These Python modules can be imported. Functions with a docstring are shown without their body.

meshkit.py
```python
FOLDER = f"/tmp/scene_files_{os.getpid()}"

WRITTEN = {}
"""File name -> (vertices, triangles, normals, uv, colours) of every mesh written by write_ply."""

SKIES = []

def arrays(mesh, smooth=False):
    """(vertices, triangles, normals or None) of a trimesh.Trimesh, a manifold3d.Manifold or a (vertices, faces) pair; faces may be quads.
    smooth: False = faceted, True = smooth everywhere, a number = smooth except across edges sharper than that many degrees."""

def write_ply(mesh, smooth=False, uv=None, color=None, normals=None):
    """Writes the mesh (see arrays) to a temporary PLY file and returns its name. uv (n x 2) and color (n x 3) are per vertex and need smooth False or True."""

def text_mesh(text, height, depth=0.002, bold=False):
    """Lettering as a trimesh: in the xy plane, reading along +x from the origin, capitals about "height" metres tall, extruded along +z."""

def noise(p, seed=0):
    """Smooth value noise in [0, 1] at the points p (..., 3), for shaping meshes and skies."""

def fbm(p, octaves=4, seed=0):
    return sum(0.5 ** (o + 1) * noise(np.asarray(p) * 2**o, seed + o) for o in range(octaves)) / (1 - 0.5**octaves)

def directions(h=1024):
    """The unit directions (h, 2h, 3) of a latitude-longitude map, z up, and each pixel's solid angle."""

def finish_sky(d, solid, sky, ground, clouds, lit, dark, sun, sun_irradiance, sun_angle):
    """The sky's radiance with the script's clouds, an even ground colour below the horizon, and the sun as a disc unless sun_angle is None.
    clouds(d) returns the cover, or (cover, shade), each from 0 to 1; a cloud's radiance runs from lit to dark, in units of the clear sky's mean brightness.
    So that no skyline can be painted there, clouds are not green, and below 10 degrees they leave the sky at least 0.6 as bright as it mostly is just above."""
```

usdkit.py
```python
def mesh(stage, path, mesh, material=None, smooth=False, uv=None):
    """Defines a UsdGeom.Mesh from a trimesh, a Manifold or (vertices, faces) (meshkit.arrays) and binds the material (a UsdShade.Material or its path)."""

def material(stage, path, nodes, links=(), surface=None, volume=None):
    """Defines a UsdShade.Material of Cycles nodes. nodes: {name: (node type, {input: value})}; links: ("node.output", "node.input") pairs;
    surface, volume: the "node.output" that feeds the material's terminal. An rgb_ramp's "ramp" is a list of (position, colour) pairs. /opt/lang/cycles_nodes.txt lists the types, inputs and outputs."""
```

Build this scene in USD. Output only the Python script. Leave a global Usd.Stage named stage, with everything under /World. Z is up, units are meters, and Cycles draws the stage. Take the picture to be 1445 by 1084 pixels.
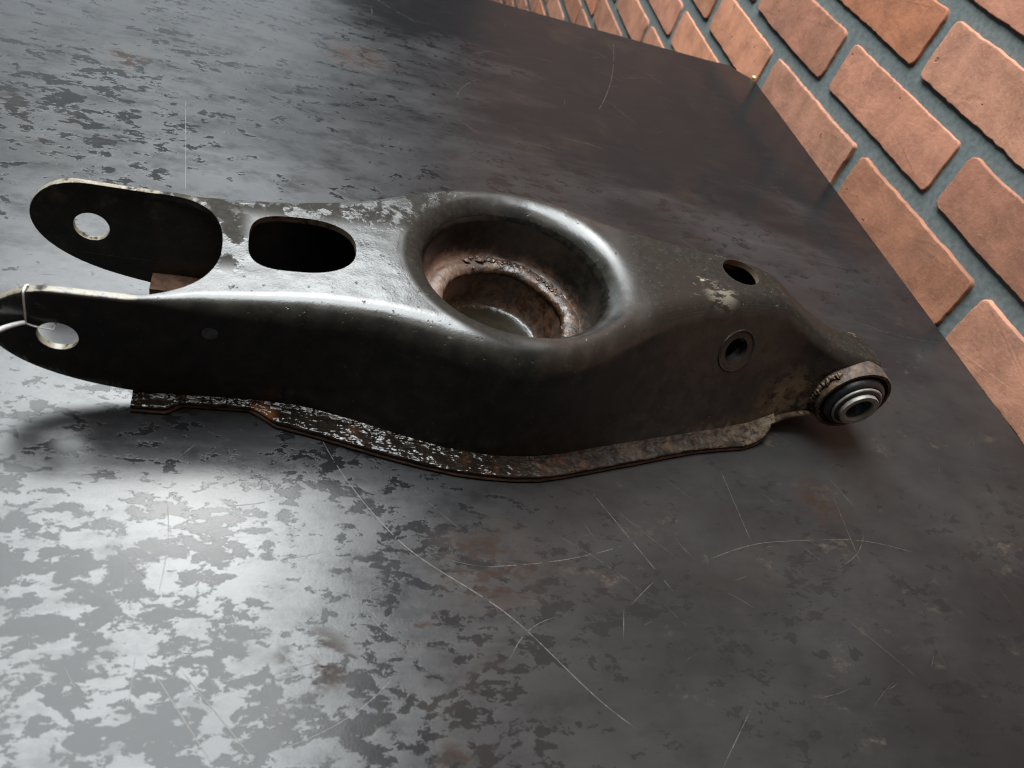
import math, random
import numpy as np, trimesh, manifold3d as m3, usdkit, meshkit
from scipy.interpolate import PchipInterpolator as Pchip
from pxr import Usd, UsdGeom, UsdLux, UsdShade, Gf, Sdf, Vt

stage = Usd.Stage.CreateInMemory()
UsdGeom.Xform.Define(stage, '/World'); UsdGeom.Scope.Define(stage, '/World/Looks')
MM = 0.001
# ------------------------------------------------------------------ camera
R = [[0.17029, 0.936, 0.30807], [0.73138, 0.08945, -0.67608], [-0.66037, 0.34044, -0.66934]]   # right, down, forward
EYE = (0.59592, -0.54191, 0.27975)
cam = UsdGeom.Camera.Define(stage, '/World/camera')
mt = Gf.Matrix4d(1.0)
for i, (s, r) in enumerate(((1, R[0]), (-1, R[1]), (-1, R[2]))):
    mt.SetRow(i, Gf.Vec4d(*(s * x for x in r), 0))
mt.SetRow(3, Gf.Vec4d(*EYE, 1))
cam.AddTransformOp().Set(mt.GetOrthonormalized())
cam.CreateHorizontalApertureAttr(36.0); cam.CreateVerticalApertureAttr(27.0)
cam.CreateFocalLengthAttr(36.0 * 1098.75 / 1445)
cam.CreateClippingRangeAttr(Gf.Vec2f(0.01, 100))
cam.CreateFStopAttr(16.0); cam.CreateFocusDistanceAttr(0.44)
cam.CreateExposureAttr(0.0)

# ------------------------------------------------------------------ lamps of the workshop
def rect(name, centre, target, w, h, power, colour):
    l = UsdLux.RectLight.Define(stage, '/World/' + name)
    l.CreateWidthAttr(w); l.CreateHeightAttr(h); l.CreateIntensityAttr(power); l.CreateColorAttr(Gf.Vec3f(*colour))
    z = np.array(centre, float) - np.array(target, float); z /= np.linalg.norm(z)
    up = np.array([0, 1.0, 0]); x = np.cross(up, z); x /= np.linalg.norm(x); y = np.cross(z, x)
    m = Gf.Matrix4d(1.0)
    for i, r in enumerate((x, y, z)): m.SetRow(i, Gf.Vec4d(*map(float, r), 0))
    m.SetRow(3, Gf.Vec4d(*map(float, centre), 1)); l.AddTransformOp().Set(m)
    return l
rect('ceiling_panel_lamp', (-0.62, -0.72, 1.55), (-0.62, -0.72, 0), 2.0, 0.95, 16.5, (0.93, 0.98, 1.0))
rect('tube_lamp', (-0.60, -0.60, 1.45), (0.2, -0.5, 0), 0.2, 0.3, 32.0, (1.0, 0.97, 0.92))
rect('bay_door_lamp', (-3.4, -1.3, 0.9), (0, -0.5, 0.3), 2.2, 2.2, 1.55, (0.85, 0.95, 1.0))
rect('room_lamp', (0.75, -1.0, 1.9), (0.1, -0.2, 0), 0.9, 0.9, 2.0, (1.0, 0.95, 0.88))

# ------------------------------------------------------------------ helpers
used = {}
def numbered(path):
    n = used.get(path, 0); used[path] = n + 1
    return path if n == 0 else f'{path}_{n:03d}'
def tag(prim, label=None, category=None, group=None, kind=None):
    for k, v in (('label', label), ('category', category), ('group', group), ('kind', kind)):
        if v: prim.SetCustomDataByKey(k, v)
def thing(name, label, category, loc=(0, 0, 0)):
    x = UsdGeom.Xform.Define(stage, numbered('/World/' + name)); x.AddTranslateOp().Set(Gf.Vec3d(*loc))
    tag(x.GetPrim(), label, category); x.loc = np.array(loc, float) * 1000
    return x
def obj(name, mesh, mat, parent=None, smooth=30, base=(0, 0, 0)):
    """mesh in millimetres, world coordinates; base = where the top-level parent stands (mm)"""
    v, f, _ = meshkit.arrays(mesh)
    root = str(parent.GetPath()) if parent else '/World'
    return usdkit.mesh(stage, numbered(f'{root}/{name}'), ((v - np.array(base)) * MM, f), mat, smooth=smooth)
def mani(v, f):
    return m3.Manifold(m3.Mesh(np.asarray(v, np.float32), np.asarray(f, np.uint32)))
def loft(sections):
    """closed sections (n stations x k points x 3) -> closed triangle mesh with fan caps"""
    S = np.asarray(sections, float); n, k, _ = S.shape
    v = S.reshape(-1, 3); i, j = np.meshgrid(np.arange(n - 1), np.arange(k), indexing='ij')
    a = i * k + j; b = i * k + (j + 1) % k; c = a + k; d = b + k
    f = np.concatenate([np.stack([a, b, d], -1).reshape(-1, 3), np.stack([a, d, c], -1).reshape(-1, 3)])
    v = np.vstack([v, S[0].mean(0), S[-1].mean(0)]); e0, e1 = n * k, n * k + 1; q = np.arange(k)
    f = np.vstack([f, np.stack([(q + 1) % k, q, q * 0 + e0], -1), np.stack([(n - 1) * k + q, (n - 1) * k + (q + 1) % k, q * 0 + e1], -1)])
    t = trimesh.Trimesh(v, f, process=False)
    if t.volume < 0: f = f[:, ::-1]
    return v, f
def revolve(profile, centre, axis='x', n=72, wobble=None):
    """open/closed profile of (r, h) turned about an axis; double walls are given by the profile itself"""
    P = np.asarray(profile, float); a = np.linspace(0, 2 * np.pi, n, endpoint=False)
    r = P[:, 0][:, None] * np.ones(n); h = P[:, 1][:, None] * np.ones(n)
    if wobble: r, h = wobble(r, h, a[None, :] * np.ones_like(r))
    c, s = r * np.cos(a), r * np.sin(a)
    v = {'x': np.stack([h, c, s], -1), 'z': np.stack([c, s, h], -1)}[axis] + np.array(centre)
    k = len(P); i, j = np.meshgrid(np.arange(k - 1), np.arange(n), indexing='ij')
    A = i * n + j; B = i * n + (j + 1) % n
    f = np.concatenate([np.stack([A, B, B + n], -1).reshape(-1, 3), np.stack([A, B + n, A + n], -1).reshape(-1, 3)])
    return v.reshape(-1, 3), f
def prism_z(poly, z0, z1):
    return m3.CrossSection([np.asarray(poly, float)], m3.FillRule.NonZero).extrude(z1 - z0).translate((0, 0, z0))
def prism_x(poly, x0, x1):
    return m3.CrossSection([np.asarray(poly, float)], m3.FillRule.NonZero).extrude(x1 - x0).transform([[0, 0, 1, x0], [1, 0, 0, 0], [0, 1, 0, 0]])
def cyl(p, d, r, h, n=48):
    """cylinder with its middle at p along d"""
    t = trimesh.creation.cylinder(r, h, sections=n)
    t.apply_transform(trimesh.geometry.align_vectors([0, 0, 1], d)); t.apply_translation(p)
    return mani(t.vertices, t.faces)
def tube(pts, r, k=8):
    P = np.asarray(pts, float); T = np.gradient(P, axis=0); T /= np.linalg.norm(T, axis=1, keepdims=True)
    a = np.cross(T, [0.3, 0.2, 0.93]); a /= np.linalg.norm(a, axis=1, keepdims=True); b = np.cross(T, a)
    q = np.linspace(0, 2 * np.pi, k, endpoint=False); r = np.broadcast_to(r, (len(P),))[:, None, None]
    return loft(P[:, None] + r * (np.cos(q)[None, :, None] * a[:, None] + np.sin(q)[None, :, None] * b[:, None]))

# ------------------------------------------------------------------ materials
class Mat:
    """small writer of node graphs"""
    def __init__(s, name):
        s.name, s.n, s.l, s.k = name, {}, [], 0
        s.pos = s.node('geometry') + '.position'
    def node(s, kind, ins=None, **links):
        s.k += 1; nm = f'n{s.k}'; s.n[nm] = (kind, ins or {})
        for key, src in links.items(): s.l.append((src, f'{nm}.{key}'))
        return nm
    def mapped(s, scale=(1, 1, 1), rot=(0, 0, 0), loc=(0, 0, 0)):
        return s.node('mapping', {'scale': scale, 'rotation': rot, 'location': loc}, vector=s.pos) + '.vector'
    def noise(s, scale, detail=4, rough=0.55, vec=None, dist=0.0):
        return s.node('noise_texture', {'scale': scale, 'detail': detail, 'roughness': rough, 'distortion': dist}, vector=vec or s.pos) + '.fac'
    def ramp(s, src, a, b, lo=0.0, hi=1.0):
        """smooth step between a and b"""
        return s.node('map_range', {'range_type': 'smoothstep', 'from_min': a, 'from_max': b, 'to_min': lo, 'to_max': hi}, value=src) + '.result'
    def math(s, op, a, b=None, clamp=False):
        ins = {'math_type': op, 'use_clamp': clamp}; lk = {}
        for key, x in (('value1', a), ('value2', b)):
            if isinstance(x, str): lk[key] = x
            elif x is not None: ins[key] = x
        return s.node('math', ins, **lk) + '.value'
    def mixc(s, fac, a, b):
        ins = {'use_clamp': True}; lk = {'fac': fac} if isinstance(fac, str) else {}
        if not lk: ins['fac'] = fac
        for key, x in (('color1', a), ('color2', b)):
            if isinstance(x, str): lk[key] = x
            else: ins[key] = x
        return s.node('mix', ins, **lk) + '.color'
    def mixf(s, fac, a, b):
        ins = {}; lk = {'fac': fac}
        for key, x in (('a', a), ('b', b)):
            if isinstance(x, str): lk[key] = x
            else: ins[key] = x
        return s.node('mix_float', ins, **lk) + '.result'
    def axis(s, k):
        if not hasattr(s, 'sep'): s.sep = s.node('separate_xyz', vector=s.pos)
        return s.sep + '.' + k
    def blob(s, c, r0, r1):
        """1 inside r0 of c, 0 beyond r1"""
        d = s.node('vector_math', {'math_type': 'distance', 'vector2': c}, vector1=s.pos) + '.value'
        return s.ramp(d, r0, r1, 1.0, 0.0)
    def bump(s, height, dist, strength=1.0, normal=None):
        lk = {'height': height}
        if normal: lk['normal'] = normal
        return s.node('bump', {'strength': strength, 'distance': dist}, **lk) + '.normal'
    def done(s, **kw):
        ins, lk = {}, {}
        for key, x in kw.items():
            if isinstance(x, str): lk[key] = x
            else: ins[key] = x
        p = s.node('principled_bsdf', ins, **lk)
        return usdkit.material(stage, '/World/Looks/' + s.name, s.n, s.l, surface=p + '.BSDF')

# worn dark bench top: a thin grey worn film over black, rubbed through in ragged patches that run along the bench
def table_material():
    m = Mat('bench_top')
    warp = m.node('noise_texture', {'scale': 60.0, 'detail': 3.0}, vector=m.pos)
    shift = m.node('vector_math', {'math_type': 'multiply_add', 'vector2': (0.006, 0.005, 0), 'vector3': (0, 0, 0)}, vector1=warp + '.color') + '.vector'
    vec = m.node('vector_math', {'math_type': 'add'}, vector1=shift, vector2=m.pos) + '.vector'
    st = m.node('mapping', {'scale': (1.0, 0.5, 1.0), 'rotation': (0, 0, 0.10)}, vector=vec) + '.vector'
    n1 = m.noise(118, 7, 0.68, st)
    n2 = m.noise(330, 4, 0.65, st)
    big = m.noise(5.0, 2, 0.5)
    v = m.math('add', m.math('add', m.math('multiply', n1, 0.60), m.math('multiply', n2, 0.20)), m.math('multiply', m.math('add', big, m.noise(21.0, 3, 0.55)), 0.185))
    y = m.axis('y'); x = m.axis('x')
    # more of the film is rubbed away towards the front left of the bench; towards the wall it is nearly gone
    front = m.ramp(x, 0.30, 0.44, 0.0, 0.072)
    v = m.math('subtract', v, front)
    right = m.ramp(y, -0.50, -0.34, 0.0, 1.0)
    v = m.math('add', v, m.math('multiply', right, m.ramp(x, 0.2, 0.4, 0.0, 0.06)))
    v = m.math('subtract', v, m.math('multiply', m.ramp(y, -0.53, -0.62), m.ramp(x, 0.24, 0.10, 0.0, 0.028)))
    film = m.ramp(v, 0.518, 0.534)
    film = m.math('multiply', film, m.ramp(m.noise(60, 6, 0.7, st), 0.30, 0.55, 0.38, 1.0))
    hazy = m.math('multiply', m.math('subtract', m.noise(16.0, 4, 0.6, m.mapped((1.3, 0.5, 1), (0, 0, 0.3))), 0.5), 0.30)
    yy = m.math('add', y, hazy); xx = m.math('add', x, hazy)
    wallside = m.math('maximum', m.math('multiply', m.ramp(xx, 0.16, 0.06), m.ramp(yy, -0.40, -0.30)), m.math('multiply', m.ramp(xx, -0.06, -0.15), m.ramp(yy, -0.54, -0.44)))
    film = m.math('multiply', film, m.math('subtract', 1.0, m.math('multiply', wallside, 0.9)))
    film = m.mixf(m.math('multiply', right, m.ramp(x, 0.16, 0.30, 0.0, 0.62)), film, 0.66)
    # cloudy handling marks
    cl = m.ramp(m.noise(9.0, 5, 0.62, m.mapped((1, 0.6, 1), (0, 0, 0.5))), 0.35, 0.7)
    streak = m.ramp(m.noise(24.0, 5, 0.7, m.mapped((1.6, 0.14, 1), (0, 0, 0.22))), 0.52, 0.75)
    dirt = m.ramp(m.noise(13.0, 6, 0.7), 0.52, 0.72)
    filmcol = m.mixc(cl, (0.013, 0.013, 0.0145), (0.025, 0.0255, 0.027))
    filmcol = m.mixc(m.math('multiply', streak, 0.3), filmcol, (0.055, 0.057, 0.06))
    filmcol = m.mixc(m.math('multiply', dirt, m.mixf(right, 0.25, 0.4)), filmcol, (0.026, 0.021, 0.0175))
    barecol = m.mixc(dirt, (0.010, 0.010, 0.011), (0.020, 0.0165, 0.0138))
    near = m.math('multiply', right, m.ramp(x, 0.16, 0.30))
    filmcol = m.mixc(m.math('multiply', near, 0.8), filmcol, m.mixc(cl, (0.019, 0.0185, 0.0185), (0.044, 0.043, 0.041)))
    smear = m.math('multiply', near, m.ramp(m.noise(40.0, 7, 0.75, m.mapped((1.0, 0.55, 1), (0, 0, -0.6))), 0.585, 0.69))
    filmcol = m.mixc(m.math('multiply', smear, 0.6), filmcol, (0.11, 0.088, 0.064))
    col = m.mixc(film, barecol, filmcol)
    # brown rubbed stains
    stain = None
    for c, r in (((0.470, -0.503, 0), 0.016), ((0.458, -0.466, 0), 0.011), ((0.509, -0.456, 0), 0.010), ((0.389, -0.229, 0), 0.020), ((0.43, -0.43, 0), 0.03), ((-0.03, -0.47, 0), 0.03), ((0.048, -0.625, 0), 0.018)):
        b = m.blob(c, r * 0.3, r * 1.15); stain = b if stain is None else m.math('maximum', stain, b)
    stain = m.math('multiply', stain, m.ramp(m.noise(110, 5, 0.65, st), 0.42, 0.56))
    col = m.mixc(m.math('multiply', stain, 0.85), col, (0.030, 0.019, 0.014))
    speck = m.ramp(m.noise(430, 4, 0.7), 0.735, 0.765)
    col = m.mixc(m.math('multiply', speck, 0.6), col, (0.25, 0.23, 0.2))
    rough = m.mixf(film, 0.20, m.mixf(cl, 0.25, 0.34))
    rough = m.math('add', m.math('add', rough, m.math('multiply', near, 0.10)), m.math('multiply', stain, 0.25))
    rough = m.math('add', rough, m.math('multiply', streak, 0.06))
    spec = m.mixf(film, 0.24, m.mixf(right, 0.52, 0.26))
    spec = m.math('multiply', spec, m.math('subtract', 1.0, m.math('multiply', wallside, 0.6)))
    spec = m.math('multiply', spec, m.math('subtract', 1.0, m.math('multiply', stain, 0.7)))
    h = m.math('add', m.math('multiply', film, 0.08), m.math('add', m.math('multiply', m.noise(900, 3, 0.6), 0.10), m.math('multiply', m.noise(26, 3, 0.5), 1.0)))
    nrm = m.bump(h, 0.00045, 0.5)
    return m.done(base_color=col, roughness=rough, specular_ior_level=spec, normal=nrm)

def arm_material(name, greasy=0.0):
    """black stove paint with dirt; the dirt lies where it lies on the thing itself"""
    m = Mat(name); x, y, z = m.axis('x'), m.axis('y'), m.axis('z')
    fine = m.noise(1400, 2, 0.5); mid = m.noise(120, 5, 0.6); low = m.noise(26, 4, 0.55)
    ng = m.node('geometry') + '.true_normal'
    up = m.ramp(m.node('separate_xyz', vector=ng) + '.z', 0.45, 0.85)
    # dull brown dust film on the upper face towards the bush end and in the lead-in of the pocket's left side
    right = m.ramp(y, -0.372, -0.345)
    ringd = m.node('vector_math', {'math_type': 'distance', 'vector2': (0.308, -0.415, 0)}, vector1=m.node('vector_math', {'math_type': 'multiply', 'vector2': (1, 1, 0)}, vector1=m.pos) + '.vector') + '.value'
    ring = m.math('multiply', m.ramp(ringd, 0.0595, 0.0555), m.math('multiply', m.ramp(y, -0.405, -0.435), m.ramp(ringd, 0.040, 0.046)))
    edge = m.math('multiply', m.ramp(x, 0.296, 0.282), m.ramp(m.noise(85, 5, 0.68), 0.47, 0.53))
    edge2 = m.math('multiply', m.ramp(y, -0.535, -0.545), m.math('multiply', m.ramp(m.noise(60, 4, 0.6), 0.48, 0.54), m.ramp(x, 0.335, 0.32)))
    dust = m.math('maximum', m.math('maximum', m.math('multiply', right, up), ring), m.math('multiply', m.math('maximum', edge, edge2), m.math('multiply', up, m.ramp(y, -0.43, -0.45))), True)
    dustcol = m.mixc(m.ramp(m.noise(300, 4, 0.7), 0.4, 0.7), (0.014, 0.012, 0.0095), (0.025, 0.021, 0.0165))
    dustcol = m.mixc(m.math('multiply', right, m.ramp(low, 0.5, 0.65)), dustcol, (0.019, 0.014, 0.011))
    col = m.mixc(dust, m.mixc(m.ramp(mid, 0.35, 0.75), (0.016, 0.0155, 0.0138), (0.034, 0.0315, 0.026)), dustcol)
    rough = m.mixf(dust, m.mixf(m.ramp(low, 0.35, 0.65), 0.19, 0.29), 0.62)
    # pale scuffs
    sc = m.ramp(m.noise(70, 6, 0.75, m.mapped((1.0, 0.35, 1), (0, 0, -0.35))), 0.635, 0.685)
    sc = m.math('multiply', sc, m.ramp(m.noise(600, 3, 0.6), 0.42, 0.55))
    sc = m.math('multiply', sc, m.math('multiply', up, m.mixf(right, 0.35, 0.9)))
    s2 = m.math('multiply', m.blob((0.315, -0.308, 0.076), 0.003, 0.013), m.ramp(m.noise(240, 5, 0.7, m.mapped((1, 0.5, 1))), 0.45, 0.53))
    sc = m.math('maximum', sc, m.math('multiply', s2, 0.4))
    col = m.mixc(sc, col, (0.30, 0.26, 0.20)); rough = m.mixf(sc, rough, 0.6)
    # tan road dirt and rust round the bush end and along the lower right edge
    tan = m.math('maximum', m.math('multiply', m.blob((0.336, -0.234, 0.018), 0.012, 0.034), m.ramp(m.noise(150, 5, 0.7), 0.38, 0.53)),
                 m.math('multiply', m.math('multiply', m.ramp(z, 0.014, 0.004), m.ramp(y, -0.33, -0.25)), m.ramp(m.noise(190, 5, 0.7), 0.42, 0.6)))
    tan = m.math('multiply', tan, 0.9)
    col = m.mixc(tan, col, m.mixc(m.ramp(m.noise(90, 4, 0.6), 0.4, 0.62), (0.19, 0.135, 0.082), (0.085, 0.05, 0.028)))
    rough = m.mixf(tan, rough, 0.85)
    rustb = m.math('multiply', m.math('multiply', m.ramp(y, -0.275, -0.235), m.ramp(low, 0.40, 0.6)), 0.55)
    col = m.mixc(rustb, col, (0.026, 0.014, 0.009)); rough = m.mixf(rustb, rough, 0.55)
    mot = m.math('multiply', m.ramp(m.noise(48, 6, 0.7), 0.5, 0.72), m.math('multiply', m.ramp(x, 0.30, 0.285), m.ramp(y, -0.54, -0.56)))
    col = m.mixc(m.math('multiply', mot, 0.85), col, (0.13, 0.108, 0.075))
    nx = m.math('absolute', m.node('separate_xyz', vector=ng) + '.x')
    cut = m.math('multiply', m.math('multiply', m.ramp(y, -0.577, -0.579), m.ramp(nx, 0.7, 0.5)), m.ramp(m.noise(180, 5, 0.7), 0.36, 0.5))
    col = m.mixc(m.math('multiply', cut, 0.85), col, (0.27, 0.24, 0.18)); rough = m.mixf(cut, rough, 0.42)
    nz = m.math('absolute', m.node('separate_xyz', vector=ng) + '.z')
    cut2 = m.math('multiply', m.math('maximum', m.blob((0.307, -0.5165, 0.061), 0.027, 0.030), m.blob((0.294, -0.2875, 0.076), 0.0125, 0.0145)), m.math('multiply', m.ramp(nz, 0.6, 0.35), m.ramp(m.noise(140, 5, 0.7), 0.36, 0.52)))
    col = m.mixc(m.math('multiply', cut2, 0.9), col, (0.20, 0.145, 0.095)); rough = m.mixf(cut2, rough, 0.45)
    # light dust inside and on the sides
    sp = m.math('maximum', m.ramp(m.noise(700, 2, 0.5), 0.70, 0.75), m.math('multiply', m.math('multiply', right, up), m.ramp(m.noise(420, 5, 0.75, m.mapped((1, 0.6, 1), (0, 0, -0.5))), 0.60, 0.70))); col = m.mixc(m.math('multiply', sp, 0.55), col, (0.14, 0.12, 0.092))
    h = m.math('add', m.math('multiply', fine, 0.12), m.math('add', m.math('multiply', mid, 0.45), m.math('multiply', m.math('maximum', dust, tan), 0.5)))
    pits = m.ramp(m.noise(260, 3, 0.6), 0.66, 0.74)
    h = m.math('add', m.math('subtract', h, m.math('multiply', pits, 0.7)), m.math('multiply', m.noise(30, 2, 0.5), 1.6))
    nrm = m.bump(h, 0.0006, 0.6)
    return m.done(base_color=col, roughness=rough, specular_ior_level=m.mixf(m.math('maximum', dust, tan, True), 0.58, 0.10), normal=nrm)

def flange_material():
    m = Mat('greasy_flange'); y = m.axis('y')
    g = m.math('multiply', m.ramp(y, -0.385, -0.43), m.ramp(y, -0.60, -0.58))
    n = m.noise(250, 2.5, 0.6, m.mapped((1, 0.42, 1), (0, 0, 0.3))); n2 = m.noise(120, 5, 0.65)
    col = m.mixc(m.ramp(n2, 0.4, 0.62), (0.012, 0.009, 0.0065), (0.040, 0.028, 0.019))
    col = m.mixc(m.math('multiply', g, 0.7), col, (0.016, 0.013, 0.010))
    tan = m.math('multiply', m.ramp(y, -0.31, -0.25), m.ramp(m.noise(170, 5, 0.7), 0.42, 0.6))
    col = m.mixc(m.math('multiply', tan, 0.7), col, (0.14, 0.095, 0.06))
    rust = m.math('maximum', m.blob((0.358, -0.527, 0.004), 0.003, 0.008), m.math('multiply', m.ramp(m.noise(60, 4, 0.6), 0.6, 0.68), 0.35))
    col = m.mixc(rust, col, (0.15, 0.06, 0.022))
    rough = m.mixf(g, 0.6, 0.13)
    clump = m.ramp(m.noise(55, 3, 0.6), 0.35, 0.62); nrm = m.bump(m.math('multiply', n, m.mixf(clump, 0.5, 1.2)), 0.0026, 1.0)
    return m.done(base_color=col, roughness=rough, specular_ior_level=m.mixf(g, 0.3, m.mixf(clump, 0.4, 0.72)), normal=nrm)

def rust_material(name, a, b, wet=0.0, scale=160, pale=0):
    m = Mat(name); n = m.noise(scale, 6, 0.68); n2 = m.noise(scale * 0.3, 4, 0.6)
    col = m.mixc(m.ramp(n, 0.36, 0.66), a, b)
    if pale:      # dry pinkish crust on the side that stays dry
        col = m.mixc(m.math('multiply', m.ramp(m.axis('y'), -0.418, -0.440), 0.8), col, m.mixc(m.ramp(n, 0.35, 0.65), (0.24, 0.165, 0.13), (0.13, 0.08, 0.058)))
    if wet:
        rough = m.ramp(n2, 0.42, 0.6, 0.5, 0.16)
    else:
        rough = m.ramp(n2, 0.4, 0.6, 0.6, 0.85)
    return m.done(base_color=col, roughness=rough, specular_ior_level=0.6, normal=m.bump(n, 0.0012, 0.8))

def funnel_material():
    """painted seat wall going over into wet rust below"""
    m = Mat('pocket_wall'); z, y, x = m.axis('z'), m.axis('y'), m.axis('x')
    n = m.noise(75, 5, 0.65); n2 = m.noise(240, 5, 0.68)
    k = m.math('add', z, m.math('multiply', m.math('subtract', n, 0.5), 0.018))
    rust = m.ramp(k, 0.047, 0.040)
    pink = m.math('multiply', rust, m.math('multiply', m.ramp(y, -0.42, -0.447), m.ramp(z, 0.020, 0.028)))
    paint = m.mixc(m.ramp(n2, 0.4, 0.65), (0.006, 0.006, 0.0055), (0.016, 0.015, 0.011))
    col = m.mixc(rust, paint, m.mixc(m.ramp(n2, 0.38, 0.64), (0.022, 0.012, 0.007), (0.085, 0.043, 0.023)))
    col = m.mixc(pink, col, m.mixc(m.ramp(n2, 0.35, 0.65), (0.30, 0.20, 0.155), (0.20, 0.12, 0.085)))
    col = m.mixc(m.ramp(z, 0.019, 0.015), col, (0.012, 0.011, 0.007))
    rough = m.mixf(rust, 0.26, m.ramp(n, 0.44, 0.6, 0.6, 0.22))
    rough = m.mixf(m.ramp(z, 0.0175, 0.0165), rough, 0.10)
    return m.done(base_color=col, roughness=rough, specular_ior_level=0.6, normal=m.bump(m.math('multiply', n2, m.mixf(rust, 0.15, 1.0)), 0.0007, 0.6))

def brick_material(name, tone):
    m = Mat(name)
    rnd = m.node('object_info') + '.random'
    n = m.noise(30, 5, 0.6); f = m.noise(260, 4, 0.65); pit = m.ramp(m.noise(95, 3, 0.5), 0.70, 0.745)
    a = np.array(tone)
    col = m.mixc(m.ramp(n, 0.32, 0.68), tuple(a * 0.74), tuple(a * 1.16))
    col = m.mixc(m.math('multiply', m.ramp(f, 0.45, 0.75), 0.35), col, tuple(np.minimum(a * 1.35 + 0.03, 1)))
    col = m.mixc(m.math('multiply', m.ramp(m.noise(12, 3, 0.6), 0.55, 0.72), 0.45), col, (a[0] * 0.72, a[1] * 0.78, a[2] * 0.9))
    col = m.mixc(m.math('multiply', pit, 0.65), col, tuple(a * 0.35))
    col = m.node('hsv', {'hue': 0.5, 'saturation': 1.0, 'fac': 1.0}, color=col, value=m.ramp(rnd, 0.0, 1.0, 0.84, 1.14)) + '.color'
    h = m.math('add', m.math('multiply', f, 0.5), m.math('subtract', m.math('multiply', n, 0.8), pit))
    return m.done(base_color=col, roughness=0.86, specular_ior_level=0.3, normal=m.bump(h, 0.0011, 0.7))

def plain(name, col, rough, spec=0.5, metallic=0.0, nscale=300, amp=0.3, bump=0.0002):
    m = Mat(name); n = m.noise(nscale, 4, 0.6); c = np.array(col)
    return m.done(base_color=m.mixc(m.ramp(n, 0.35, 0.65), tuple(c * (1 - amp)), tuple(c * (1 + amp))), roughness=m.ramp(n, 0.3, 0.7, rough * 0.8, rough * 1.2), specular_ior_level=spec, metallic=metallic, normal=m.bump(n, bump, 0.6))

TABLE = table_material(); ARM = arm_material('black_painted_steel'); FLANGE = flange_material(); FUNNEL = funnel_material()
SEAT = rust_material('wet_rust', (0.018, 0.010, 0.0065), (0.085, 0.041, 0.021), wet=1, pale=1)
RUST = rust_material('dry_rust', (0.070, 0.034, 0.018), (0.17, 0.085, 0.042))
LOWER = rust_material('lower_plate_rust', (0.030, 0.018, 0.012), (0.10, 0.055, 0.032))
MORTAR = plain('blue_grey_mortar', (0.135, 0.156, 0.155), 0.9, 0.2, nscale=220, amp=0.14, bump=0.0004)
BRICKS = [brick_material(f'brick_tone_{k}', t) for k, t in enumerate([(0.40, 0.180, 0.106), (0.375, 0.170, 0.108), (0.43, 0.208, 0.134), (0.34, 0.158, 0.098), (0.41, 0.165, 0.088)])]
RUBBER = plain('black_rubber', (0.012, 0.013, 0.014), 0.38, 0.6)
STEEL = plain('dull_steel', (0.30, 0.285, 0.255), 0.48, 0.6, metallic=0.25, amp=0.15)
BORE = plain('grey_bore', (0.16, 0.18, 0.19), 0.35, 0.5, metallic=0.7, amp=0.2)
PLUG = plain('grey_plug', (0.09, 0.11, 0.13), 0.4)
STRING = plain('white_cord', (0.85, 0.85, 0.84), 0.6, amp=0.05)
SCRATCH = plain('scratched_through', (0.075, 0.064, 0.052), 0.5, 0.6, nscale=500, amp=0.5)
GLUE = plain('dry_glue', (0.55, 0.45, 0.22), 0.6)

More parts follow.
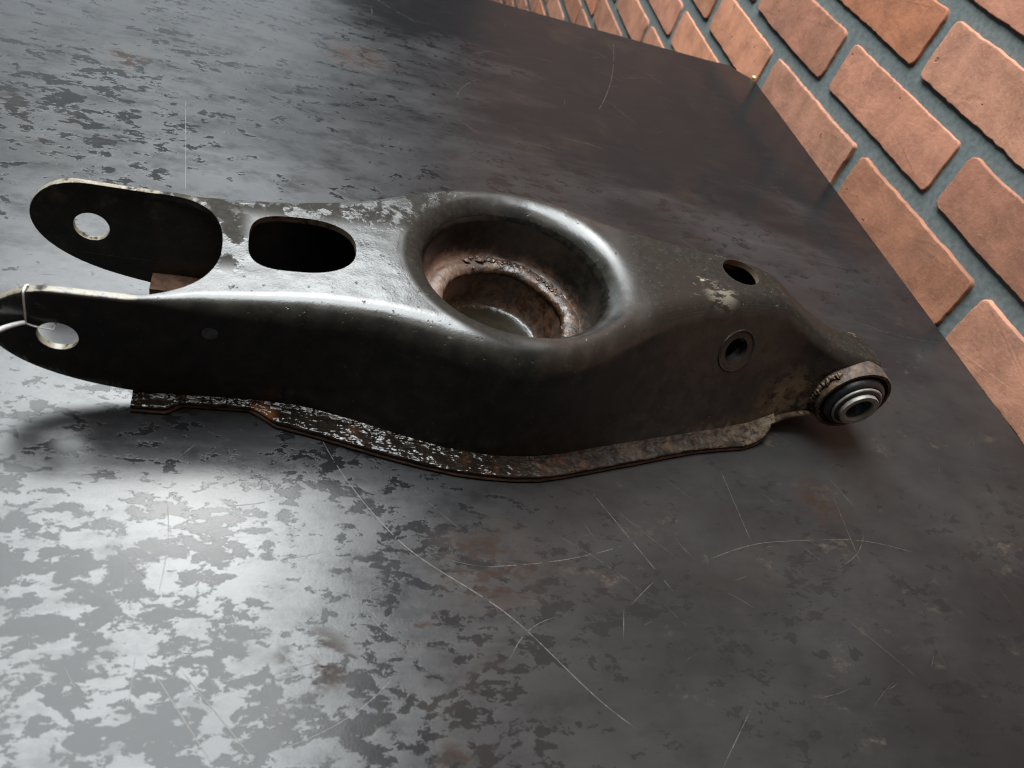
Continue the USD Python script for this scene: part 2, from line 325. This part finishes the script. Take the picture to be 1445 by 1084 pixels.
# ------------------------------------------------------------------ brick wall (bends a few degrees at the corner of two bays)
XC, BEND = -213.0, math.radians(5.0)
def bent(v):
    v = np.array(v, float); w = v[:, 0] < XC; d = v[w, 0] - XC; y = v[w, 1]
    v[w, 0] = XC + d * math.cos(BEND) + y * math.sin(BEND)
    v[w, 1] = -d * math.sin(BEND) + y * math.cos(BEND)
    return v
wall = thing('brick_wall', 'red-brown brick wall with recessed blue-grey mortar behind the bench', 'wall', (0.1, 0.0, -1.0))
WB = (100.0, 0.0, -1000.0)
P, Q, HB, JX = 203.0, 65.1, 48.2, 17.6
gx = np.concatenate([np.linspace(-2400, XC, 60), np.linspace(XC, 1600, 60)[1:]]); gz = np.linspace(-1000, 1300, 60)
GX, GZ = np.meshgrid(gx, gz, indexing='ij'); gv = np.stack([GX, GX * 0 + 3.0, GZ], -1).reshape(-1, 3)
gv[:, 1] += 1.0 * meshkit.fbm(gv / 40.0, 3, 5)
i, j = np.meshgrid(np.arange(len(gx) - 1), np.arange(len(gz) - 1), indexing='ij'); a = (i * len(gz) + j).ravel()
obj('mortar', (bent(gv), np.stack([a, a + len(gz), a + len(gz) + 1, a + 1], -1)), MORTAR, wall, True, WB)
def brick(u0, u1, v0, v1, rng):
    n = 168 if -430 < u0 < 330 and v1 > -180 else 64; t = np.linspace(0, 1, n, endpoint=False); w, h = u1 - u0, v1 - v0
    per = 2 * (w + h); s = t * per; r = rng.uniform(2.5, 7)
    pts = []
    for q in s:
        if q < w: pts.append((q, 0))
        elif q < w + h: pts.append((w, q - w))
        elif q < 2 * w + h: pts.append((2 * w + h - q, h))
        else: pts.append((0, per - q))
    p = np.array(pts) - [w / 2, h / 2]
    # rounded corners
    cx = np.clip(p[:, 0], -w / 2 + r, w / 2 - r); cy = np.clip(p[:, 1], -h / 2 + r, h / 2 - r)
    d = p - np.stack([cx, cy], 1); L = np.linalg.norm(d, axis=1, keepdims=True); p = np.where(L > 1e-6, np.stack([cx, cy], 1) + d / np.maximum(L, 1e-6) * np.minimum(L, r), p)
    nn = p / np.array([w / 2, h / 2]); nn /= np.linalg.norm(nn, axis=1, keepdims=True)
    q3 = np.c_[p / 16.0, np.full(n, rng.uniform(0, 900))]
    chip = np.minimum(meshkit.fbm(q3 * 1.3, 4, 11) + 0.05, 0.0) * 8.0 + meshkit.fbm(q3 * 0.5, 2, 3) * 2.6 - np.abs(meshkit.fbm(q3 * 3.1, 4, 8)) * 2.2
    side = np.where(np.abs(p[:, 1]) > h / 2 - 1.5, 1, 0)[:, None] * np.c_[np.zeros(n), np.sign(p[:, 1])] + np.where(np.abs(p[:, 0]) > w / 2 - 1.5, 1, 0)[:, None] * np.c_[np.sign(p[:, 0]), np.zeros(n)]
    side = np.where(np.linalg.norm(side, axis=1, keepdims=True) > 0, side, nn)
    p = p + side * np.clip(chip, -6, 1.6)[:, None]
    tilt = rng.normal(0, 0.006, 2); off = rng.uniform(-0.5, 0.5)
    rings = []
    for ins, y in ((-0.5, 8.0), (0.0, 1.3), (0.15, 0.55), (0.5, 0.15), (1.1, 0.02), (4, 0.0)):
        f = 1 - ins / np.maximum(np.linalg.norm(p, axis=1, keepdims=True), 1) * 1.0
        g = p * np.c_[1 - 2 * ins / w * np.ones(n), 1 - 2 * ins / h * np.ones(n)]
        rings.append(np.c_[g[:, 0], np.full(n, y), g[:, 1]])
    for f in (0.7, 0.4):
        g = rings[5] * [f, 1, f]; rings.append(g)
    V = np.vstack(rings + [[[0, 0, 0]]])
    V[n:, 1] += 0.5 * meshkit.fbm(V[n:] / 14 + rng.uniform(0, 900), 3, 4) * np.where(V[n:, 1] < 2, 1, 0.3)
    V[:, 1] += V[:, 0] * tilt[0] + V[:, 2] * tilt[1] + off
    F = []
    k = np.arange(n); k1 = (k + 1) % n
    for q in range(len(rings) - 1):
        A, B = q * n + k, q * n + k1; F += [np.stack([A, B, B + n], -1), np.stack([A, B + n, A + n], -1)]
    last = (len(rings) - 1) * n; F.append(np.stack([last + k, last + k1, k * 0 + len(V) - 1], -1))
    V += [(u0 + u1) / 2, 0, (v0 + v1) / 2]
    return bent(V), np.vstack(F)
far = [[] for _ in BRICKS]
rngw = np.random.default_rng(5)
for row in range(-14, 20):
    top = 35.0 + row * Q
    for k in range(-12, 8):
        u = (k + (0.5 if (row % 2) else 0.0)) * P
        rng = np.random.default_rng(1000 * (row + 50) + k + 20)
        if rng.random() < 0: continue
        b = brick(u + JX / 2 + rng.uniform(-1.5, 1.5), u + P - JX / 2 + rng.uniform(-1.5, 1.5), top - HB + rng.uniform(-1, 1), top + rng.uniform(-1, 1), rng)
        tone = int(rng.integers(len(BRICKS)))
        if -1500 < u < 420 and -13 <= row <= 6:
            obj('brick', b, BRICKS[tone], wall, 40, WB)
        else: far[tone].append(b)
for tone, L in enumerate(far):
    if L:
        o = 0; V, F = [], []
        for v, f in L: V.append(v); F.append(f + o); o += len(v)
        tag(obj('outer_bricks', (np.vstack(V), np.vstack(F)), BRICKS[tone], wall, 40, WB).GetPrim(), kind='stuff')

# ------------------------------------------------------------------ workbench
bench = thing('workbench', 'dark worn bench top with rubbed patches and scratches under the steel arm', 'workbench', (0.4, -0.7, -0.04))
BB = (400.0, -700.0, -40.0)
outline = np.array([(-203, -3.5), (420, -27), (1500, -72), (1440, -1560), (-245, -1500), (-234, -60), (-236, -30), (-233, -24), (-226, -19.5), (-219, -13), (-213, -7), (-208, -4.5)])
top = prism_z(outline, -3.0, 0.0)
tv = top.to_mesh(); obj('bench_top', (tv.vert_properties[:, :3], tv.tri_verts), TABLE, bench, False, BB)
inner = m3.CrossSection([outline], m3.FillRule.NonZero).offset(-14.0, m3.JoinType.Round)
rim_ = (m3.CrossSection([outline], m3.FillRule.NonZero).offset(-10.0, m3.JoinType.Round) - inner.offset(-4, m3.JoinType.Round)).extrude(36.0).translate((0, 0, -39.2))
rv = rim_.to_mesh(); obj('apron', (rv.vert_properties[:, :3], rv.tri_verts), LOWER, bench, False, BB)
def ribbon(pts, w, z, rng, sub=3.0):
    p = np.asarray(pts, float); L = np.r_[0, np.cumsum(np.linalg.norm(np.diff(p, axis=0), axis=1))]
    s = np.linspace(0, L[-1], max(4, int(L[-1] / sub)))
    q = np.c_[Pchip(L, p[:, 0])(s), Pchip(L, p[:, 1])(s)] if len(p) > 2 else np.c_[np.interp(s, L, p[:, 0]), np.interp(s, L, p[:, 1])]
    d = np.gradient(q, axis=0); d /= np.linalg.norm(d, axis=1, keepdims=True); nrm = np.c_[-d[:, 1], d[:, 0]]
    e = np.clip(np.minimum(s, L[-1] - s) / 6.0, 0.05, 1)
    wd = w * e * (0.25 + 0.55 * rng.random(len(s)) + 0.5 * np.clip(meshkit.fbm(np.c_[s / 9.0, s * 0, s * 0 + rng.uniform(0, 500)], 3, 2) + 0.35, 0, 1.2))
    A, B = q + nrm * wd[:, None] / 2, q - nrm * wd[:, None] / 2
    v = np.vstack([np.c_[A, np.full(len(s), z)], np.c_[B, np.full(len(s), z)]]); n = len(s); k = np.arange(n - 1)
    keep = rng.random(n - 1) > 0.08
    f = np.vstack([np.stack([k, k + n, k + n + 1], -1)[keep], np.stack([k, k + n + 1, k + 1], -1)[keep]])
    return v, f
SCR = {'A': [[354.2, -504.6], [417.9, -469.5], [454.0, -424.8], [493.5, -390.2], [502.2, -380.3]], 'C': [[389.1, -370.4], [422.6, -353.4], [442.8, -343.2]], 'D': [[467.8, -560.2], [504.0, -535.8]], 'E': [[472.0, -548.6], [503.8, -522.8]], 'F': [[368.5, -287.9], [415.3, -288.0]], 'G': [[496.9, -324.6], [518.8, -347.8]], 'H': [[431.0, -433.6], [428.9, -406.9], [419.0, -361.7]], 'I': [[500.9, -517.3], [492.9, -495.1], [476.0, -473.8]], 'J': [[425.9, -317.5], [415.0, -274.8], [412.5, -222.8], [419.6, -182.7]], 'K': [[191.3, -574.7], [88.6, -584.8]], 'L': [[-210.3, -186.7], [-115.6, -215.4], [-37.8, -250.6]], 'M': [[125.4, -198.3], [144.3, -125.2], [150.3, -70.7]], 'N': [[446.7, -559.4], [426.3, -558.2], [400.6, -561.1]], 'P': [[484.5, -563.3], [460.1, -563.4]], 'Q': [[368.8, -215.6], [392.8, -206.4]], 'R': [[451.3, -371.3], [465.9, -375.7]], 'S': [[472.0, -428.0], [457.3, -412.8], [454.3, -402.5]]}
rs = np.random.default_rng(3)
for key, pts in SCR.items():
    obj('scratch', ribbon(pts, 0.38 if key in 'ACDEK' else 0.27, 0.06, rs), SCRATCH, bench, False, BB)
V, F, o = [], [], 0
for k in range(520):
    c = np.array([rs.uniform(-200, 520), rs.uniform(-640, -60)]); ang = rs.choice([rs.normal(0.7, 0.25), rs.normal(0.75, 0.12), rs.normal(-1.2, 0.3), rs.normal(1.5, 0.2), rs.uniform(0, 3.14)]); L = rs.lognormal(2.35, 0.75)
    d = np.array([math.cos(ang), math.sin(ang)]); q = np.array([-d[1], d[0]]); bow = rs.normal(0, 0.05) * L
    v, f = ribbon([c - d * L / 2, c + q * bow, c + d * L / 2], rs.uniform(0.10, 0.26), 0.10, rs, 2.0)
    V.append(v); F.append(f + o); o += len(v)
tag(obj('fine_scratches', (np.vstack(V), np.vstack(F)), SCRATCH, bench, False, BB).GetPrim(), kind='stuff')
g = trimesh.creation.icosphere(2, 3.0); g.vertices = g.vertices * [1.0, 0.8, 0.7] + 0.6 * meshkit.noise(g.vertices)[:, None] + [-214, -3, 1.2]
obj('glue_blob', g, GLUE, bench, True, BB)

# ------------------------------------------------------------------ the control arm
arm = thing('control_arm', 'black stamped steel suspension arm with round spring pocket and forked end', 'control arm', (0.312, -0.41, 0.0))
AB = (312.0, -410.0, 0.0)
#        y     xf    xb    h    foot_f foot_b  r
ST = np.array([
    (-645, 352.5, 277.5, 58.0, 351.5, 278.5, 1.6), (-585, 352.5, 277.5, 58.2, 351.0, 278.5, 1.6), (-572, 352, 277.3, 59.0, 350.5, 279, 3.0), (-556, 351.5, 277, 60.0, 350, 279.0, 7.0), (-535, 351, 276, 61.2, 350, 277.0, 9.0), (-515, 351, 273, 62.5, 351, 271, 11.0),
    (-490, 353, 267, 64.3, 357, 262, 12.0), (-465, 360, 257.0, 66.3, 365, 250, 14.0), (-442, 368, 249, 68.2, 371, 243, 15.0), (-417, 372.0, 245.5, 70.0, 373.5, 240, 16.0),
    (-393, 367.5, 248.5, 71.4, 371.5, 243, 16.0), (-363, 350.5, 262.0, 73.0, 365.0, 251, 15.0), (-338, 336, 270, 74.3, 359.5, 257, 14.0), (-305, 326, 278, 76.0, 351.5, 262, 13.0),
    (-280, 321.5, 282, 76.6, 345.0, 265, 13.0), (-264, 320, 286, 74.8, 340.5, 268.0, 12.0), (-250, 322, 292, 68.5, 337.5, 273, 11.0), (-236, 326, 298, 62.5, 335.0, 282, 9.0), (-215, 331.5, 304, 57.0, 335.0, 296, 7.0), (-190, 333, 305, 55.2, 334.0, 301.0, 6.0)], float)
FN = [Pchip(ST[:, 0], ST[:, k]) for k in range(1, 7)]
HTOP, XF, XB, FOOTF, FOOTB, RF = FN[2], FN[0], FN[1], FN[3], FN[4], FN[5]
PC = np.array([305.5, -415.0]); RO, RR = 60.0, 16.0
def dimple(x, y):
    r = np.hypot(x - PC[0], y - PC[1]); e = np.clip(RO - r, 0, RR * 0.985)
    return RR - np.sqrt(RR * RR - e * e)
def shell(t, bottom):
    ys = np.unique(np.concatenate([np.arange(-645, -480, 2.2), np.arange(-480, -350, 1.3), np.arange(-350, -190.1, 2.0), [-190]]))
    S = []
    for y in ys:
        xf, xb, h, ff, fb, r = (float(q(y)) for q in FN)
        xf -= t; xb += t; h -= t; ff -= t; fb += t; r = max(r - t, 0.5)
        def side(xs, foot, sg, r):
            # wall from foot to the tangent of the shoulder arc, then the arc
            dx, dz = xs - foot, h; ang = math.atan2(-sg * dx, dz)      # lean
            ph = np.linspace(0, 1, 11)
            a0 = ang; a1 = math.pi / 2
            c = np.array([xs - sg * r * 0 - sg * 0, h - r])
            # arc centre so that the arc touches the top and passes the shoulder
            cx = xs - sg * r
            al = a0 + (a1 - a0) * ph
            arc = np.stack([cx + sg * r * np.cos(al), h - r + r * np.sin(al)], 1)
            s = np.linspace(0, 1, 11)[:-1]
            w0 = np.array([foot, bottom]); w = w0 + (arc[0] - w0) * s[:, None]
            # a slight hollow in the wall, and a soft run-out at its foot
            w[:, 0] += sg * (1.2 * np.exp(-((w[:, 1] - bottom) / 7.0)) - 0.0)
            return np.vstack([w, arc])
        b = side(xb - min(1.5, max(0, (y + 580) / 30)), fb, -1, min(r, 5.5 - t * 0.8)); f_ = side(xf, ff, 1, r)[::-1]
        x0, x1 = b[-1, 0], f_[0, 0]; xs = np.linspace(x0, x1, 92)[1:-1]
        top_ = np.stack([xs, np.full(len(xs), h)], 1)
        sec = np.vstack([b, top_, f_]); z = sec[:, 1] - dimple(sec[:, 0], np.full(len(sec), y)) * np.clip((sec[:, 1] - 25) / 25, 0, 1)
        S.append(np.c_[sec[:, 0], np.full(len(sec), y), z])
    return mani(*loft(S))
def spline(pts, step=1.2):
    p = np.asarray(pts, float); L = np.r_[0, np.cumsum(np.linalg.norm(np.diff(p, axis=0), axis=1) ** 0.5)]
    from scipy.interpolate import CubicSpline
    s = np.linspace(0, L[-1], 400); return np.stack([CubicSpline(L, p[:, k])(s) for k in range(2)], 1)[::3]
body = shell(0.0, 1.5) - shell(3.0, -6.0)
sideview = [(-572, 1.0)] + spline([(-577, 6.0), (-590, 8.3), (-603, 11.8), (-614, 16.5), (-622, 22), (-627.5, 28.5), (-630, 36), (-629, 43.5), (-625, 50), (-619, 54.8), (-612, 57.4), (-604, 58.1), (-596, 58.6)]).tolist() + [(-590, 100), (-196, 100), (-194.5, 62), (-194, 54), (-199, 40), (-205, 22), (-216, 15.5), (-229, 12.5), (-236, 9.5), (-240.5, 5), (-243, 0.9)]
body = body ^ prism_x(sideview, 200, 420)
body -= prism_z([(281.0, -700)] + spline([(281.0, -582), (281.2, -575), (284, -563.5), (292.5, -554.5), (305, -550.3), (314, -549.7), (323, -550.3), (335, -555), (343.5, -563.5), (348.8, -575), (349.0, -582)]).tolist() + [(349.0, -700)], 20, 120)
from shapely.geometry import Polygon as SP
sa = np.linspace(0, 2 * np.pi, 96, endpoint=False); sn = np.abs(np.cos(sa)), np.abs(np.sin(sa))
sx = 19.6 * np.sign(np.cos(sa)) * np.where(np.sin(sa) < 0, sn[0] ** 0.62, sn[0] ** 0.80); sy = np.where(np.sin(sa) < 0, 23.0 * sn[1] ** 0.55, 23.0 * sn[1] ** 0.98) * np.sign(np.sin(sa))
slot = SP(np.c_[307.3 + sx, -516.5 + sy])
body -= prism_z(np.array(slot.exterior.coords)[:-1], 40, 100)
BC = np.array([-203.0, 32.5])                                                                     # the bush's axis runs along x here
ear_hole = [cyl((352, -606, 35), (1, 0, 0), 7.3, 12), cyl((278, -606, 35), (1, 0, 0), 7.3, 12), cyl((352, -551, 44), (1, 0, 0), 3.2, 14)]
for c in ear_hole: body -= c
body -= cyl((294, -287.5, 76), (0, 0, 1), 10.6, 40)
body -= cyl((300, BC[0], BC[1]), (1, 0, 0), 22.0, 140, 72)
body -= cyl((PC[0], PC[1], 60), (0, 0, 1), 46.6, 60, 160)
# dished bolt hole in the front wall
def wall_point(y, z):
    """point and outward normal on the straight part of the front wall"""
    ff, xf, h, r = float(FOOTF(y)), float(XF(y)), float(HTOP(y)), float(RF(y))
    a0 = math.atan2(-(xf - ff), h); p1 = np.array([xf - r + r * math.cos(a0), h - r + r * math.sin(a0)]); p0 = np.array([ff, 1.5])
    s = (z - p0[1]) / (p1[1] - p0[1]); return np.array([p0[0] + (p1[0] - p0[0]) * s, y, z])
wp = wall_point(-290.0, 50.5)
du = wall_point(-285.0, 50.5) - wall_point(-295.0, 50.5); dv = wall_point(-290.0, 54) - wall_point(-290.0, 46); wn = np.cross(du, dv); wn /= np.linalg.norm(wn); wn *= np.sign(wn[0])
body -= cyl(wp, wn, 7.4, 30)
bm = body.to_mesh(); bv, bf = bm.vert_properties[:, :3].astype(float), bm.tri_verts
obj('shell', (bv, bf), ARM, arm, 28, AB)
dring = revolve([(7.2, -7), (7.2, -1.5), (7.9, 0.0), (9.2, 0.15), (10.6, 0.2), (11.2, 0.75), (11.9, 0.8), (12.5, 0.1), (12.6, -1.0)], (0, 0, 0), 'z', 64)
T = trimesh.geometry.align_vectors([0, 0, 1], wn); dv_ = dring[0] @ T[:3, :3].T + wp
obj('bolt_hole_rim', (dv_, dring[1]), ARM, arm, 40, AB)
pl = trimesh.creation.cylinder(3.1, 1.6, sections=32); pl.apply_transform(trimesh.geometry.align_vectors([0, 0, 1], [1, 0, 0])); pl.apply_translation((350.4, -551, 44))
obj('hole_plug', pl, PLUG, arm, 30, AB)

# the drawn spring pocket: continues the rim downwards
def funnel():
    prof = []                                                     # (radius, depth below the plate, share of the plate's slope)
    for r in np.linspace(46.95, RO - RR * 0.93, 6):
        e = RO - r; prof.append((r, RR - math.sqrt(RR * RR - e * e) + 0.045, 1.0))
    r0, d0, _ = prof[-1]
    for r, d, k in [(44.4, 15.5, 0.95), (43.5, 21, .85), (42.5, 25.5, .7), (41.7, 28.5, .5), (40.6, 30.3, .35), (38.5, 31.2, .25), (35.5, 31.6, .2), (33.2, 32.6, .1), (31.8, 35, 0), (31.0, 39, 0), (30.2, 44, 0), (29.4, 49, 0), (28.2, 52.4, 0), (26, 53.8, 0), (22, 54.2, 0), (12, 54.3, 0), (0.5, 54.3, 0)]:
        prof.append((r, d, k))
    n = 320; a = np.linspace(0, 2 * np.pi, n, endpoint=False); V = []
    for r, d, k in prof:
        x, y = PC[0] + r * np.cos(a), PC[1] + r * np.sin(a)
        V.append(np.c_[x, y, 70.0 + k * (HTOP(y) - 70.0) - d])
    V = np.vstack(V); m_ = len(prof); i, j = np.meshgrid(np.arange(m_ - 1), np.arange(n), indexing='ij'); A = i * n + j; B = i * n + (j + 1) % n
    low = V[:, 2] < 44; V[low, :2] += (V[low, :2] - PC) / np.maximum(np.linalg.norm(V[low, :2] - PC, axis=1, keepdims=True), 1) * (1.3 * meshkit.fbm(V[low] / 5.0, 4, 2))[:, None]; V[low, 2] += 1.2 * meshkit.fbm(V[low] / 4.0, 4, 6) * np.clip((V[low, 2] - 19) / 6, 0, 1)
    return V, np.concatenate([np.stack([A, A + n, B + n], -1).reshape(-1, 3), np.stack([A, B + n, B], -1).reshape(-1, 3)])
pocket = UsdGeom.Xform.Define(stage, '/World/control_arm/spring_pocket')
obj('pocket_wall', funnel(), FUNNEL, pocket, True, AB)
# crusted spring seat: a lumpy bead that climbs once round the pocket
ta = np.linspace(-0.6, 2 * np.pi - 1.1, 420); nb = 18; qq = np.linspace(0, 2 * np.pi, nb, endpoint=False)
S = []
for k, t_ in enumerate(ta):
    u = k / (len(ta) - 1); rad = 37.4 - 1.6 * u; zz = 40.8 - 5.5 * u + 0.6 * math.sin(5 * t_); er = min(1, u * 14, (1 - u) * 10) ** 0.5 + 0.02
    for_ = []
    for q in qq:
        lump = 1 + 0.30 * meshkit.fbm(np.array([[6.0 * math.cos(t_), 6.0 * math.sin(t_), q * 1.1]]), 4, 9)[0] + 0.34 * meshkit.fbm(np.array([[16 * math.cos(t_), 16 * math.sin(t_), q * 2.5]]), 3, 4)[0]
        for_.append((PC[0] + (rad + 3.9 * er * lump * math.cos(q)) * math.cos(t_), PC[1] + (rad + 3.9 * er * lump * math.cos(q)) * math.sin(t_), zz + 2.5 * er * lump * math.sin(q)))
    S.append(for_)
obj('spring_seat', loft(S), SEAT, pocket, True, AB)

rf = np.random.default_rng(8); CV, CF, co = [], [], 0
for k in range(420):
    a_ = rf.uniform(-0.9, 3.6); rr = rf.normal(38.3, 2.3); sz = rf.lognormal(-0.75, 0.4)
    if rr > 42: continue
    g_ = trimesh.creation.icosphere(1, 1.0); v_ = g_.vertices * np.array([1.3, 1.3, 0.7]) * sz * (1 + 0.9 * meshkit.noise(g_.vertices * 1.6 + k * 3.7)[:, None])
    CV.append(v_ + [PC[0] + rr * math.cos(a_), PC[1] + rr * math.sin(a_), 38.6 + (2.3 if abs(rr - 37) < 2.0 else 1.0) + rf.uniform(-.3, .5)]); CF.append(np.array(g_.faces) + co); co += len(v_)
tag(obj('rust_crust', (np.vstack(CV), np.vstack(CF)), SEAT, pocket, False, AB).GetPrim(), kind='stuff')

# flanges: welded seam of upper shell and lower plate
FO = np.array([(-580, 360), (-566, 360), (-560, 355.2), (-553, 354.2), (-534, 354.4), (-527, 358.6), (-521, 363.4), (-503, 368.0), (-486, 373.4), (-470, 378), (-454, 382.2), (-440, 385), (-427, 386.4), (-412, 387), (-398, 386.2), (-385, 383.5), (-371, 380), (-355, 375.8), (-340, 372), (-320, 366.5), (-302, 362), (-285, 359), (-268, 356.5), (-259, 353.6), (-252, 350), (-247.5, 345.5), (-244.5, 341), (-243, 338.5)], float)
def flange(side, z0, z1, grow, inward, ystart=-580.0, amp=0.35):
    ys = np.unique(np.r_[np.arange(ystart, -250, 1.5), np.arange(-250, -243, 0.5), -243]); S = []
    if not amp: ys = ys[ys < -249]
    for y in ys:
        out = float(np.interp(y, FO[:, 0], FO[:, 1])) + grow
        foot = float(FOOTF(y)) + 1.0
        if side < 0:
            out = float(FOOTB(y)) - (out - foot + 1.0); foot = float(FOOTB(y)) - 1.0
        d = side * (out - foot); s = side
        if d < 3: out = foot + s * 3; d = 3
        pr = [(foot - s * inward, z0), (foot - s * inward, z1 + 1.4 if amp else z1), (foot - s * 0.2, z1 + 0.9 if amp else z1), (foot + s * 0.5, z1 + 0.4 if amp else z1), (foot + s * 1.5, z1 + 0.1 if amp else z1), (foot + s * min(3.2, d * .5), z1 + 0.1)]
        pr += [(out - s * q, z1) for q in (max(0.6 * (d - 3.2), 1.6), max(.3 * (d - 3.2), 1.4))]
        pr += [(out - s * 1.0, z1 - 0.05), (out - s * 0.3, z1 - 0.35), (out, z1 - 0.9), (out, z0 + 0.7), (out - s * 0.5, z0)]
        lift = 5.5 * max(0.0, (y + 266.0) / 23.0) ** 2
        S.append(np.array([(x, y, z + lift) for x, z in pr]))
    v, f = loft(S)
    if amp: v[:, 2] += amp * meshkit.fbm(v / 5.0, 4, 21) * (v[:, 2] > z0 + 0.5); v[:, 0] += 0.35 * meshkit.fbm(v / 9.0, 3, 25)
    return v, f
for s in (1, -1):
    obj('flange', flange(s, 2.25, 4.3, -1.8, 2.6), FLANGE, arm, 35, AB)
    obj('lower_plate', flange(s, 0.15, 2.15, -1.2, 18.0, amp=0.0), LOWER, arm, 35, AB)
lug = m3.Manifold.cube((12, 36, 7)).translate((281.2, -581, 6.2)); lug = lug.refine_to_length(3.0).to_mesh(); lv = lug.vert_properties[:, :3].astype(float); lv += 0.5 * np.stack([meshkit.fbm(lv / 8, 3, q) for q in (1, 2, 3)], 1)
obj('inner_lug', (lv, lug.tri_verts), RUST, arm, 40, AB)

# bush: welded sleeve, rubber, steel tube
sl = [(20.8, 305), (22.9, 305), (23.3, 306), (23.3, 338.6), (22.9, 339.6), (21.1, 339.6), (20.7, 338.8), (20.7, 305)]
def wob(r, h, a): return r + 0.45 * meshkit.fbm(np.stack([h / 8, 3 * np.cos(a), 3 * np.sin(a)], -1).reshape(-1, 3), 3, 6).reshape(r.shape), h
SL = rust_material('sleeve_steel', (0.026, 0.020, 0.016), (0.12, 0.065, 0.035), scale=190)
obj('sleeve', revolve([(r * 0.955, h) for r, h in sl], (0, *BC), 'x', 120, wob), SL, arm, 35, AB)
bush = UsdGeom.Xform.Define(stage, '/World/control_arm/bushing')
rb = [(20.6, 332), (20.2, 336.5), (19.8, 339.5), (18.9, 342.0), (17.6, 343.4), (16.4, 343.8), (15.6, 343.3), (15.3, 342.2), (14.9, 342.6), (14.9, 344.6), (14.2, 345.5), (13.0, 345.8), (12.4, 345.0)]
obj('rubber', revolve([(r * 0.93, h - 1) for r, h in rb], (0, *BC), 'x', 96), RUBBER, bush, 50, AB)
obj('lip_ring', revolve([(r * 0.93, h - 1) for r, h in [(15.4, 343.5), (15.9, 344.4), (15.5, 345.1), (14.7, 345.2), (14.2, 344.4)]], (0, *BC), 'x', 96), STEEL, bush, 60, AB)
obj('steel_tube', revolve([(r * 0.93, h - 1) for r, h in [(12.3, 338), (12.3, 347.2), (11.9, 348.0), (9.0, 348.0), (8.3, 347.4), (8.2, 346.0)]], (0, *BC), 'x', 96), STEEL, bush, 40, AB)
obj('tube_bore', revolve([(7.63, 345.2), (7.55, 330), (7.5, 304)], (0, *BC), 'x', 64), BORE, bush, True, AB)
# rolled lower edge of the neck, from the flange's end up to the sleeve
zb = lambda y: np.interp(y, [-244, -240.5, -236, -229, -216], [7.5, 7.2, 10.6, 13.6, 16.4])
nl = [(float(FOOTF(y)) + 0.6, y, float(zb(y))) for y in np.linspace(-245.5, -219, 50)]
nk = tube(nl, np.linspace(2.3, 1.5, 50), 12); nk = (nk[0] + 0.35 * np.stack([meshkit.fbm(nk[0] / 4, 3, q) for q in (7, 8, 9)], 1), nk[1])
obj('neck_lip', nk, ARM, arm, True, AB)
# weld bead between wall and sleeve
wl = []
for k, t_ in enumerate(np.linspace(math.radians(140), math.radians(215), 46)):
    yb, zb = BC[0] + 23.1 * math.cos(t_), BC[1] + 23.1 * math.sin(t_); xw = 334.0 + 1.2 * math.sin(k * 1.9)
    wl.append((xw, yb, zb))
w_ = tube(wl, 1.5 + 0.3 * np.sin(np.arange(46) * 1.7), 10); w_ = (w_[0] + 0.5 * np.stack([meshkit.fbm(w_[0] / 4, 3, q) for q in (4, 5, 6)], 1), w_[1])
WELD = rust_material('weld_dirt', (0.05, 0.034, 0.022), (0.24, 0.165, 0.10), scale=230)
obj('weld_bead', w_, WELD, arm, True, AB)

# ------------------------------------------------------------------ white tie string on the near ear
def curve(pts, n=60):
    p = np.asarray(pts, float); L = np.r_[0, np.cumsum(np.linalg.norm(np.diff(p, axis=0), axis=1))]
    return np.stack([Pchip(L, p[:, k])(np.linspace(0, L[-1], n)) for k in range(3)], 1)
knot = np.array([354.3, -615.5, 43.0])
cord = thing('tie_string', 'thin white string tied through the hole of the near ear and over its edge', 'string', (0.353, -0.615, 0.04))
CB = (353.0, -615.0, 40.0)
st1 = curve([(354.2, -606.5, 40.5), knot, (354.6, -615.2, 50), (353.5, -615.0, 57.8), (351.0, -614.8, 58.2), (348.5, -614, 56), (347.5, -611, 49), (348, -607.5, 41.5), (350, -606.3, 41.2), (354.2, -606.5, 40.5)], 90)
obj('loop', tube(st1, 0.34), STRING, cord, True, CB)
st2 = curve([knot, (356, -621, 41.5), (360, -630, 37), (364, -642, 30)], 50)
obj('tail', tube(st2, np.linspace(0.8, 2.0, 50)), STRING, cord, True, CB)
